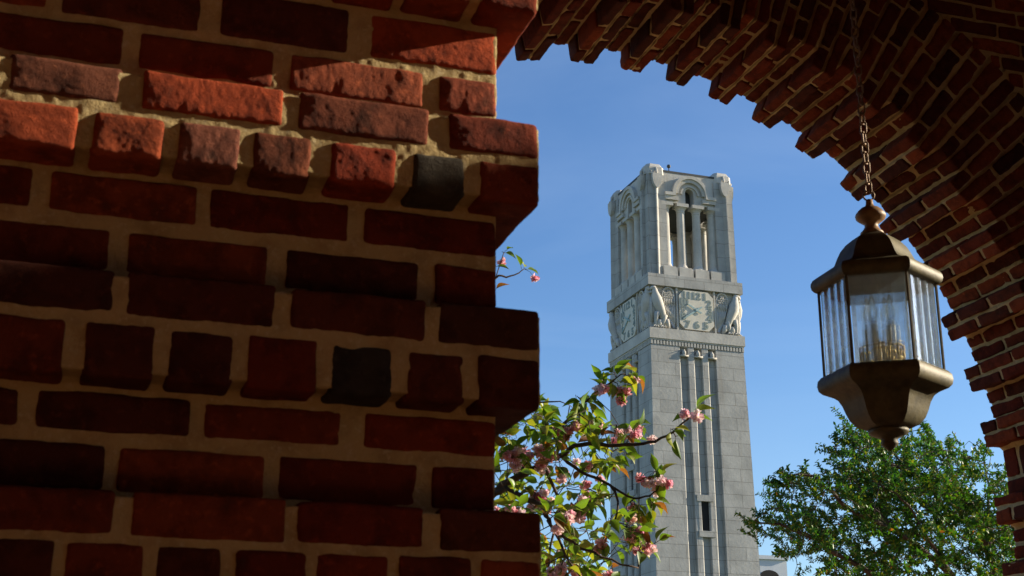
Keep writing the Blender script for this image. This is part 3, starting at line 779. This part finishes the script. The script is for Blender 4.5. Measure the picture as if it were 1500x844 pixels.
# clock faces with hands and figures
def rotobj(o, k): o.rotation_euler = (0, 0, k*PI/2)
YC = -2.84
for k in range(4):
    def slab(mb):
        W, Z0, Z1, ch_ = 1.13, 25.72, 28.16, .34
        for w_, dp, c2 in ((0, .26, ch_),):
            out = [(-W+c2, Z0), (W-c2, Z0), (W, Z0+c2), (W, Z1-c2), (W-c2, Z1), (-W+c2, Z1), (-W, Z1-c2), (-W, Z0+c2)]
            v = [(x, YC-dp, z) for x, z in out]+[(x, YC, z) for x, z in out]
            mb.add(v, [tuple(range(8))]+[(i, 8+i, 8+(i+1) % 8, (i+1) % 8) for i in range(8)])
    face = rotk(slab, 'clock_face', M['dial'], k)
    def surr(mb):
        mb.box(1.20, 1.30, YC-.22, YC, 25.62, 28.28)
    def surr2(mb): mb.box(-1.30, -1.20, YC-.22, YC, 25.62, 28.28)
    rotk(surr2, 'clock_surround', M['carved'], k)
    rotk(surr, 'clock_surround', M['carved'], k)
    figs = [('11', -.62, 27.83), ('12', .0, 27.83), ('1', .58, 27.83), ('2', .86, 27.42), ('3', .88, 26.95), ('4', .86, 26.48), ('5', .60, 26.02), ('6', .0, 26.02), ('7', -.62, 26.02), ('8', -.88, 26.48), ('9', -.88, 26.95), ('10', -.84, 27.40)]
    for t_, x, z in figs:
        cu = bpy.data.curves.new('t', 'FONT'); cu.body = t_; cu.size = .60; cu.extrude = .014; cu.align_x = 'CENTER'; cu.align_y = 'CENTER'; cu.offset = .022
        to = bpy.data.objects.new('t', cu); COL.objects.link(to)
        dg = bpy.context.evaluated_depsgraph_get(); me = bpy.data.meshes.new_from_object(to.evaluated_get(dg))
        bpy.data.objects.remove(to)
        c_, s_ = [(1, 0), (0, 1), (-1, 0), (0, -1)][k]
        co = np.empty(len(me.vertices)*3); me.vertices.foreach_get('co', co); co = co.reshape(-1, 3)
        X = co[:, 0]*1.05+x; Yv = YC-.268-co[:, 2]; Z = co[:, 1]+z
        me.vertices.foreach_set('co', np.stack([X*c_-Yv*s_, X*s_+Yv*c_, Z], 1).ravel())
        me.materials.clear(); me.materials.append(M['numeral']); me.update()
        o = bpy.data.objects.new('numeral', me); COL.objects.link(o); o.parent = face
    def hand(L, ang, w_, tail):
        def fn(mb):
            dx, dz = math.sin(ang), math.cos(ang); nx, nz = dz, -dx; cx, cz = 0, 26.95
            pts = [(-tail, w_*.9), (0, w_), (L*.8, w_*.8), (L, .01)]
            v = []
            for y in (YC-.315, YC-.29):
                for s_, ww in pts: v.append((cx+dx*s_+nx*ww, y, cz+dz*s_+nz*ww)); v.append((cx+dx*s_-nx*ww, y, cz+dz*s_-nz*ww))
            f = []
            for i in range(3): f += [(2*i, 2*i+1, 2*i+3, 2*i+2), (8+2*i, 8+2*i+2, 8+2*i+3, 8+2*i+1), (2*i, 2*i+2, 8+2*i+2, 8+2*i), (2*i+1, 8+2*i+1, 8+2*i+3, 2*i+3)]
            f += [(0, 8, 9, 1), (6, 7, 15, 14)]
            mb.add(v, f)
        return fn
    rotk(hand(1.12, R(236), .055, .42), 'minute_hand', M['verdigris'], k, parent=face)
    rotk(hand(.70, R(300), .06, .34), 'hour_hand', M['verdigris'], k, parent=face)
    rotk(lambda mb: mb.tube([(0, YC-.335, 26.95), (0, YC-.2, 26.95)], .09, 12), 'hand_hub', M['verdigris'], k, parent=face)
    # eagles, one on each side of the clock
    for sg in (-1, 1):
        def eagle(mb, sg=sg):
            yb = YC
            def P_(u, v_, d_): return (sg*(1.36+(1.62-u)), yb-d_*.5, 25.66+v_)   # u=0 outer edge ... 1.62 by the clock
            def tb(pts, rad, fl=.8, n=12):
                mb.tube([P_(*p_) for p_ in pts], rad, n)
            # body: breast up to the neck, long tail end slanting towards the clock
            tb([(.95, .22, .20), (.85, .60, .24), (.68, 1.05, .28), (.50, 1.45, .32), (.40, 1.78, .32), (.34, 2.05, .30), (.30, 2.25, .30), (.28, 2.42, .30)], [.10, .20, .27, .33, .33, .25, .19, .17])
            tb([(.30, 2.34, .30), (.24, 2.46, .32), (.12, 2.46, .36), (.03, 2.38, .38), (.02, 2.28, .38)], [.15, .17, .12, .07, .015])
            # scale rows of the breast feathers
            for r_ in range(9):
                for c_ in range(5):
                    v_ = 1.15+r_*.13; u = .62-.42*(v_-1.15)/1.2 + (c_-2+(r_ % 2)*.5)*.105
                    dd = .58-abs(c_-2+(r_ % 2)*.5)*.075 - (.10 if v_ > 1.9 else 0)
                    tb([(u, v_+.06, dd-.03), (u, v_-.04, dd+.035), (u+.01, v_-.10, dd-.02)], [.03, .058, .02], n=6)
            # folded wing: tall rounded plate with three tiers of long feathers
            wp = [(.86, 1.75), (.80, 2.10), (.86, 2.38), (1.02, 2.54), (1.22, 2.58), (1.42, 2.50), (1.54, 2.28), (1.60, 1.90), (1.62, 1.30), (1.61, .70), (1.58, .12), (1.44, .10), (1.28, .42), (1.10, .85), (.96, 1.30)]
            m_ = len(wp)
            vv = [P_(u, v_, .27) for u, v_ in wp]+[P_(1.22+(u-1.22)*1.04, v_, -.02) for u, v_ in wp]
            mb.add(vv, [tuple(range(m_))]+[(i, (i+1) % m_, m_+(i+1) % m_, m_+i) for i in range(m_)])
            for i in range(6):     # primaries
                t = i/5; ut = .96+.58*t; ub = 1.16+.40*t; vb = .75-.62*t
                tb([(ut, 1.45+.12*t, .26), ((ut+ub)/2, (1.5+vb)/2, .29), (ub, vb, .22)], [.04, .052, .025], n=6)
            for i in range(7):     # secondaries
                t = i/6; ut = .88+.66*t
                tb([(ut, 2.05+.05*t, .29), (ut+.03, 1.72, .34), (ut+.05, 1.42-.05*t, .27)], [.035, .052, .025], n=6)
            for row_ in range(4):  # small coverts
                for i in range(6-row_//2):
                    ut = .90+.105*i+.05*(row_ % 2); vt = 1.98+.125*row_
                    if vt > 2.42-abs(ut-1.2)*.5: continue
                    tb([(ut, vt+.07, .30), (ut, vt-.03, .37), (ut+.01, vt-.10, .29)], [.03, .052, .02], n=6)
            tb([(.82, 1.85, .26), (.80, 2.12, .30), (.87, 2.38, .31), (1.03, 2.53, .31), (1.22, 2.57, .31), (1.42, 2.48, .30), (1.54, 2.26, .28), (1.60, 1.9, .26), (1.61, 1.2, .24), (1.60, .5, .2), (1.57, .12, .14)], [.03, .05, .055, .06, .06, .06, .055, .05, .045, .04, .03], n=8)
            # outer far wing, low relief
            for i in range(4): tb([(.06+.09*i, 1.9-.1*i, .10), (.04+.09*i, 1.1, .10), (.10+.09*i, .35, .06)], [.05, .06, .03], n=6)
            # thighs, legs and talons
            for u0, v0 in ((.30, .95), (.78, .80)):
                tb([(u0+.12, v0, .34), (u0+.04, v0-.35, .34), (u0, .22, .30), (u0-.02, .10, .32)], [.19, .14, .07, .07])
                for q in (-.14, 0, .14): tb([(u0-.02, .12, .34), (u0+q-.02, .08, .46), (u0+q*1.3-.03, .01, .50)], [.06, .055, .02], n=6)
            tb([(1.0, .55, .2), (1.1, .25, .18), (1.22, .02, .16)], [.2, .17, .08])
            tb([(.6, .5, .15), (.55, .25, .14), (.5, .02, .14)], [.2, .2, .1])
        rotk(eagle, 'carved_eagle', M['carved'], k, smooth=True)
    def strips(mb):
        for sg in (-1, 1): mb.box(*sorted((sg*2.78, sg*3.05)), -3.03, -2.72+.1, 25.62, 28.28) if False else None
        mb.box(-3.0, -2.86, -2.86, -2.60, 25.62, 28.28)
    rotk(strips, 'corner_strip', M['carved'], k)

# ------------------------------------------------------------ pale building far behind
bl = empty('pale_building', (66, 120, 0))
tag(bl, 'pale blue-grey building corner low beside the tower, mostly hidden by the bush', 'building')
b1 = MB(); b1.box(-4.5, .3, 0, 9, 0, 19.0); b1.build('wall', M['white'], bl)
b2 = MB(); b2.box(-4.7, .45, -.2, 9.2, 19.0, 19.35); b2.build('parapet', M['white'], bl)
b3 = MB()
for i in range(10):
    a, b = PI*i/10, PI*(i+1)/10
    b3.add([(-1.6+1.0*math.cos(t)*s_, -.06, 17.4+.62*math.sin(t)*s_) for t, s_ in ((a, 1), (b, 1), (b, 0), (a, 0))], [(0, 1, 2, 3)])
b3.box(-2.6, -.6, -.06, .02, 15.0, 17.4); wn = b3.build('window', M['dark'], bl)

# ------------------------------------------------------------ plants
ry, rp = R(YAW), R(PITCH)
FW = Vector((math.sin(ry)*math.cos(rp), math.cos(ry)*math.cos(rp), math.sin(rp))); RT = Vector((math.cos(ry), -math.sin(ry), 0)); UP = RT.cross(FW)
def at(x, y, Y):      # a point of the photo at world depth Y
    d = RT*((x-750)/2083.3) + UP*((422-y)/2083.3) + FW
    return Vector((0, 0, CAMZ)) + d*(Y/d.y)
class Leaves:
    def __init__(s): s.V = []; s.F = []; s.C = []; s.n = 0
    def add(s, T, tf, p, dirv, nrm, L, W, col):
        d = Vector(dirv).normalized(); n_ = Vector(nrm); n_ = (n_-d*n_.dot(d))
        if n_.length < 1e-4: n_ = d.orthogonal()
        n_.normalize(); sd_ = d.cross(n_)
        A = np.array([tuple(sd_*W), tuple(d*L), tuple(n_*L)])
        v = T @ A + np.array(tuple(p))
        s.V.append(v); s.F.extend([tuple(i+s.n for i in f) for f in tf]); s.C.append(np.tile(col, (len(v), 1))); s.n += len(v)
    def build(s, name, mat, parent):
        mb = MB(); mb.v = s.V; mb.f = s.F; mb.c = s.C; mb.n = s.n
        return mb.build(name, mat, parent, smooth=True)
def leaf_template(ws, fold=.25, curl=.35):
    n = len(ws); V = []; F = []
    for i, w_ in enumerate(ws):
        t = i/(n-1); z = -curl*t*t
        V += [(-w_, t, z+fold*w_), (0, t, z), (w_, t, z+fold*w_)]
    for i in range(n-1):
        a = 3*i; b = a+3; F += [(a, a+1, b+1, b), (a+1, a+2, b+2, b+1)]
    return np.array(V), F
TC, FC = leaf_template([.03, .30, .46, .50, .44, .30, .12, .0], .35, .30)
TH_, FH = leaf_template([.05, .40, .50, .36, .0], .3, .2)
TP, FP = leaf_template([.12, .42, .5, .30], -.5, -.35)
def rv(s=1): return Vector((random.gauss(0, s), random.gauss(0, s), random.gauss(0, s)))
# --- flowering cherry
tree = empty('cherry_tree', (1.35, 6.6, 0))
T0 = Vector(tree.location)
tag(tree, 'flowering cherry tree with pink double blossoms and fresh green leaves, left of the tower', 'tree')
br = MB(); LV = Leaves(); PT = Leaves()
def curve(pts, r0, r1, n=6, wob=.0):
    out = []
    m_ = len(pts)
    for i in range(m_-1):
        for q in range(4):
            t = q/4
            p0 = pts[max(i-1, 0)]; p1 = pts[i]; p2 = pts[i+1]; p3 = pts[min(i+2, m_-1)]
            out.append(.5*((2*p1)+(p2-p0)*t+(2*p0-5*p1+4*p2-p3)*t*t+(3*p1-p0-3*p2+p3)*t**3))
    out.append(pts[-1])
    out = [p+rv(wob) if 0 < i < len(out)-1 else p for i, p in enumerate(out)]
    k_ = len(out)
    br.tube([tuple(p-T0) for p in out], [r0+(r1-r0)*i/(k_-1) for i in range(k_)], n)
    return out
def green():
    r = random.random()
    if r < .07: c = (.20, .09, .03)
    elif r < .38: c = (.21, .26, .035)
    else: c = (.10, .20, .028)
    k_ = random.uniform(.75, 1.25); return tuple(v*k_ for v in c)
def cherry_tip(p, d, nl=6, nf=0, sc=1.0):
    d = Vector(d).normalized()
    for i in range(nl):
        dd = (d*.55 + rv(.62) + Vector((0, 0, -.15))).normalized()
        st_ = p + d*random.uniform(-.06, .02)*sc
        b_ = st_+dd*.02
        br.tube([tuple(st_-T0), tuple(b_-T0)], [.0016, .0012], 4)
        nn = Vector((0, 0, 1))+rv(.45)
        LV.add(TC, FC, tuple(b_-T0), dd, nn, random.uniform(.062, .108)*sc, random.uniform(.038, .052)*sc, green())
    for i in range(nf):
        q = p + Vector((random.gauss(0, .028), random.gauss(0, .028), -abs(random.gauss(.035, .022))))*sc
        br.tube([tuple(p-T0), tuple((p+q)/2+Vector((0, 0, .01))-T0), tuple(q-T0)], .0011, 4, col=(.5, .7, .3))
        c0 = random.choice([(.90, .56, .62), (.94, .68, .72), (.86, .46, .54), (.95, .76, .79)])
        rr = random.uniform(.021, .030)*sc
        for j_ in range(34):
            dv = rv().normalized(); dv.z = dv.z*.8-.15
            lay = random.choice([.35, .6, .85])
            cc = tuple(min(1, v*random.uniform(.85, 1.12)) for v in c0)
            PT.add(TP, FP, tuple(q+dv*rr*lay*.35-T0), dv+rv(.25), rv(), rr*(.65+.35*lay), rr*.75, cc)
# trunk stands hidden behind the foreground pier
trunk_top = Vector((1.40, 6.62, 1.9))
curve([T0, Vector((1.33, 6.6, .7)), Vector((1.42, 6.62, 1.4)), trunk_top], .12, .075, 12)
A0 = at(690, 760, 6.55)
curve([trunk_top, Vector((1.6, 6.6, 2.35)), A0], .07, .026, 10)
main = []
main.append((curve([A0, at(729, 716, 6.5), at(752, 704, 6.45), at(790, 682, 6.4), at(822, 668, 6.35), at(850, 652, 6.3), at(905, 652, 6.2), at(950, 648, 6.1), at(985, 633, 6.05), at(1012, 609, 6.0)], .020, .0035, 8, .004), None))
main.append((curve([A0, at(732, 719, 6.4), at(762, 728, 6.3), at(795, 742, 6.25), at(802, 762, 6.2), at(830, 790, 6.2), at(880, 815, 6.1), at(935, 832, 6.1)], .016, .004, 8, .004), None))
main.append((curve([at(790, 682, 6.4), at(815, 640, 6.5), at(838, 604, 6.5), at(862, 585, 6.45), at(890, 562, 6.4), at(915, 548, 6.35)], .008, .003, 6, .003), None))
main.append((curve([at(822, 668, 6.35), at(850, 690, 6.3), at(895, 712, 6.25), at(905, 745, 6.2), at(890, 780, 6.2), at(872, 800, 6.2)], .009, .003, 6, .003), None))
main.append((curve([at(895, 712, 6.25), at(930, 730, 6.2), at(958, 722, 6.2), at(966, 706, 6.2)], .006, .003, 6, .003), None))
main.append((curve([A0, at(715, 640, 6.6), at(745, 610, 6.6), at(780, 592, 6.6), at(820, 588, 6.55)], .012, .003, 6, .003), None))
main.append((curve([at(800, 690, 6.4), at(820, 740, 6.5), at(810, 790, 6.5), at(800, 850, 6.5)], .009, .004, 6, .003), None))
main.append((curve([A0, at(700, 600, 6.6), at(706, 480, 6.6), at(724, 409, 6.5), at(747, 405, 6.5), at(768, 394, 6.5)], .012, .0022, 6, .002), None))
main.append((curve([at(726, 408, 6.5), at(732, 388, 6.5), at(738, 370, 6.5)], .003, .002, 5), None))
main.append((curve([at(802, 762, 6.2), at(840, 830, 6.1), at(870, 870, 6.1)], .008, .004, 6, .003), None))
allp = [p for pts, _ in main[:7]+main[9:] for p in pts]
# tips seen singly in the photo
for x, y, Y_, nl, nf in ((1014, 606, 6.0, 7, 2), (990, 640, 6.05, 4, 0), (966, 700, 6.2, 5, 5), (880, 560, 6.4, 5, 3), (905, 565, 6.4, 5, 5), (928, 548, 6.35, 7, 1), (900, 545, 6.35, 6, 0),
                          (930, 622, 6.2, 6, 6), (795, 655, 6.3, 4, 9), (785, 720, 6.3, 4, 9), (845, 735, 6.25, 4, 9), (740, 368, 6.5, 2, 1), (768, 394, 6.5, 3, 1), (727, 390, 6.5, 1, 0), (727, 425, 6.5, 1, 0),
                          (745, 660, 6.3, 3, 3), (750, 655, 6.5, 4, 2), (816, 832, 6.2, 4, 8), (940, 795, 6.15, 6, 4), (930, 775, 6.15, 6, 3), (930, 745, 6.2, 6, 2), (862, 590, 6.45, 5, 0), (845, 580, 6.45, 4, 0),
                          (955, 740, 6.2, 6, 1), (960, 690, 6.2, 3, 3), (862, 680, 6.3, 3, 2), (880, 695, 6.3, 4, 1)):
    p = at(x, y, Y_); near = min(allp, key=lambda q: (q-p).length) if x > 775 or y > 500 else p
    cherry_tip(p, (p-near) if (p-near).length > .01 else Vector((1, 0, .3)), nl+1 if y > 500 else nl, math.ceil(nf*.7), 1.0 if y > 500 else .75)
    if (p-near).length > .015: br.tube([tuple(near-T0), tuple((near+p)/2+rv(.006)-T0), tuple(p-T0)], [.003, .0025, .0018], 5)
# the body of the crown
def lim(y):
    pts = [(560, 740), (590, 800), (600, 870), (640, 925), (680, 915), (720, 935), (760, 962), (800, 960), (844, 935), (900, 930)]
    if y < 560: return 730
    for (a, b), (c, d_) in zip(pts, pts[1:]):
        if a <= y <= c: return b+(d_-b)*(y-a)/(c-a)
    return 930
cnt = 0
while cnt < 300:
    y = random.uniform(575, 890); x = random.uniform(640, lim(y))
    if y > 700 and x > 900 and random.random() < .4: continue
    p = at(x, y, random.uniform(6.0, 7.3)); near = min(allp, key=lambda q: (q-p).length)
    if (p-near).length > .42: continue
    allp.append(p-(p-near).normalized()*.05)
    cherry_tip(p, (p-near)+Vector((.1, -.05, .05)), random.randint(3, 6), random.choice([0, 0, 0, 0, 0, 0, 0, 1, 4]) if x < 880 else random.choice([0, 0, 0, 0, 2]), random.uniform(.8, 1.0))
    br.tube([tuple(near-T0), tuple((near+p)/2+rv(.012)-T0), tuple(p-T0)], [.0030, .0022, .0014], 5); cnt += 1
br.build('trunk', M['bark'], tree, smooth=True); LV.build('foliage', M['leaf'], tree); PT.build('blossom', M['petal'], tree)

# --- small-leaved evergreen at the right
bush = empty('evergreen_shrub', tuple(at(1475, 900, 9.3).xy)+(0,)); B0 = Vector(bush.location)
tag(bush, 'dense glossy small-leaved evergreen with reaching shoots below the lantern', 'shrub')
br = MB(); LV = Leaves(); T0 = B0
trunk = [B0, at(1478, 1300, 9.3), at(1470, 900, 9.2), at(1445, 800, 9.1), at(1425, 745, 9.0), at(1390, 706, 9.0), at(1340, 695, 8.9), at(1290, 672, 8.8)]
tr_ = curve(trunk, .055, .008, 10)
limbs = []
def limb(pts, r0, r1): 
    o = curve(pts, r0, r1, 6, .008); limbs.extend(o); return o
limbs.extend(tr_[10:])
limb([at(1470, 900, 9.2), at(1400, 850, 8.9), at(1330, 790, 8.7), at(1250, 750, 8.6), at(1190, 700, 8.5), at(1150, 697, 8.5)], .03, .005)
limb([at(1470, 920, 9.2), at(1350, 880, 8.8), at(1240, 820, 8.6), at(1160, 775, 8.5), at(1105, 762, 8.5)], .03, .005)
limb([at(1425, 745, 9.0), at(1400, 700, 9.2), at(1370, 660, 9.3), at(1356, 622, 9.3)], .014, .004)
limb([at(1340, 695, 8.9), at(1290, 650, 9.0), at(1240, 630, 9.0)], .012, .003)
limb([at(1330, 790, 8.7), at(1270, 730, 8.9), at(1225, 660, 9.0)], .014, .004)
limb([at(1445, 800, 9.1), at(1450, 730, 9.4), at(1440, 670, 9.5), at(1432, 652, 9.5)], .014, .004)
limb([at(1445, 800, 9.1), at(1490, 740, 9.5), at(1480, 680, 9.6)], .014, .004)
limb([at(1470, 920, 9.2), at(1380, 900, 9.6), at(1280, 860, 9.7), at(1200, 850, 9.7)], .02, .005)
limb([at(1400, 850, 8.9), at(1360, 790, 8.4), at(1330, 740, 8.3), at(1290, 710, 8.3)], .014, .004)
top = [(1095, 764), (1108, 745), (1125, 700), (1140, 690), (1175, 684), (1200, 700), (1212, 690), (1218, 655), (1228, 622), (1262, 628), (1290, 640), (1325, 642), (1352, 618), (1362, 636), (1392, 640), (1410, 668), (1440, 652), (1470, 690), (1500, 690), (1530, 690)]
def ytop(x):
    if x < top[0][0]: return 9e9
    for (a, b), (c, d_) in zip(top, top[1:]):
        if a <= x <= c: return b+(d_-b)*(x-a)/(c-a)
    return 690
def ygreen():
    r = random.random()
    if r < .2: c = (.16, .22, .03)  # yellow leaves carry a sunlit tone in their colour
    elif r < .21: c = (.26, .12, .03)
    else: c = (.045, .15, .014)
    k_ = random.uniform(.7, 1.3); return tuple(v*k_ for v in c)
def shoot(p, near):
    d = (p-near); 
    if d.length < .02: d = Vector((-.5, -.2, .6))
    d = (d.normalized()*.6 + Vector((-.5, -.1, .32)) + rv(.25)).normalized()
    L = random.uniform(.12, .22); base = p-d*L*.8
    pts = [near, (near*.66+base*.34)+rv(.012), (near*.33+base*.67)+Vector((0, 0, .015))+rv(.012), base, base+d*L*.5+rv(.006), base+d*L]
    br.tube([tuple(q-B0) for q in pts], [.0032, .0028, .0024, .002, .0014, .0008], 4)
    nl = int(L/.0062)
    for i in range(nl):
        t = i/nl; q = base+d*L*t
        a = i*2.4; o1 = d.orthogonal().normalized(); o2 = d.cross(o1)
        ld = (o1*math.cos(a)+o2*math.sin(a))*.9 + d*random.uniform(.3, .8) + rv(.2)
        LV.add(TH_, FH, tuple(q-B0), ld, d+Vector((0, 0, .5))+rv(.4), random.uniform(.024, .039), random.uniform(.014, .020), ygreen())
    if random.random() < .6:      # a side spray
        d2 = (d+rv(.7)).normalized(); b2 = base+d*L*.3
        br.tube([tuple(b2-B0), tuple(b2+d2*L*.6-B0)], [.002, .001], 4)
        for i in range(int(nl*.6)):
            q = b2+d2*L*.6*i/(nl*.6)
            LV.add(TH_, FH, tuple(q-B0), rv(.7)+d2*.6, Vector((0, 0, 1))+rv(.6), random.uniform(.023, .037), random.uniform(.013, .019), ygreen())
    return base
cnt = 0; lx = [q for q in limbs]
larr = np.array([tuple(q) for q in lx])
while cnt < 1300:
    x = random.uniform(1095, 1560); yt = ytop(x); 
    if yt > 880: continue
    y = yt + abs(random.gauss(0, 1))*110 if random.random() < .6 else random.uniform(yt, 920)
    if y > 930: continue
    if y > 775 and x < 1108+(y-775)*.8: continue
    if x < 1200 and y > 790 and random.random() < .45: continue
    dens = 1 if (y-yt) > 60 else .55
    if random.random() > dens: continue
    # a window of sky in the upper right part
    if 1385 < x < 1490 and 650 < y < 800 and random.random() < .30: continue
    if x < 1235 and random.random() < .35: continue
    p = at(x, y, random.uniform(8.2, 9.9)); j_ = np.argmin(((larr-np.array(tuple(p)))**2).sum(1)+(np.linalg.norm(larr-np.array(tuple(p)), axis=1) < .07)*.05); near = lx[j_]
    if (near-p).length > .42: continue
    lx.append(shoot(p, near)); cnt += 1
    if cnt % 20 == 0: larr = np.array([tuple(q) for q in lx])
for x, y in top[:18]: 
    p = at(x, y+4, 8.8); near = lx[np.argmin(((larr-np.array(tuple(p)))**2).sum(1))]; shoot(p, near); shoot(p+rv(.04), near)
br.build('stems', M['bark'], bush, smooth=True); LV.build('foliage', M['holly'], bush)
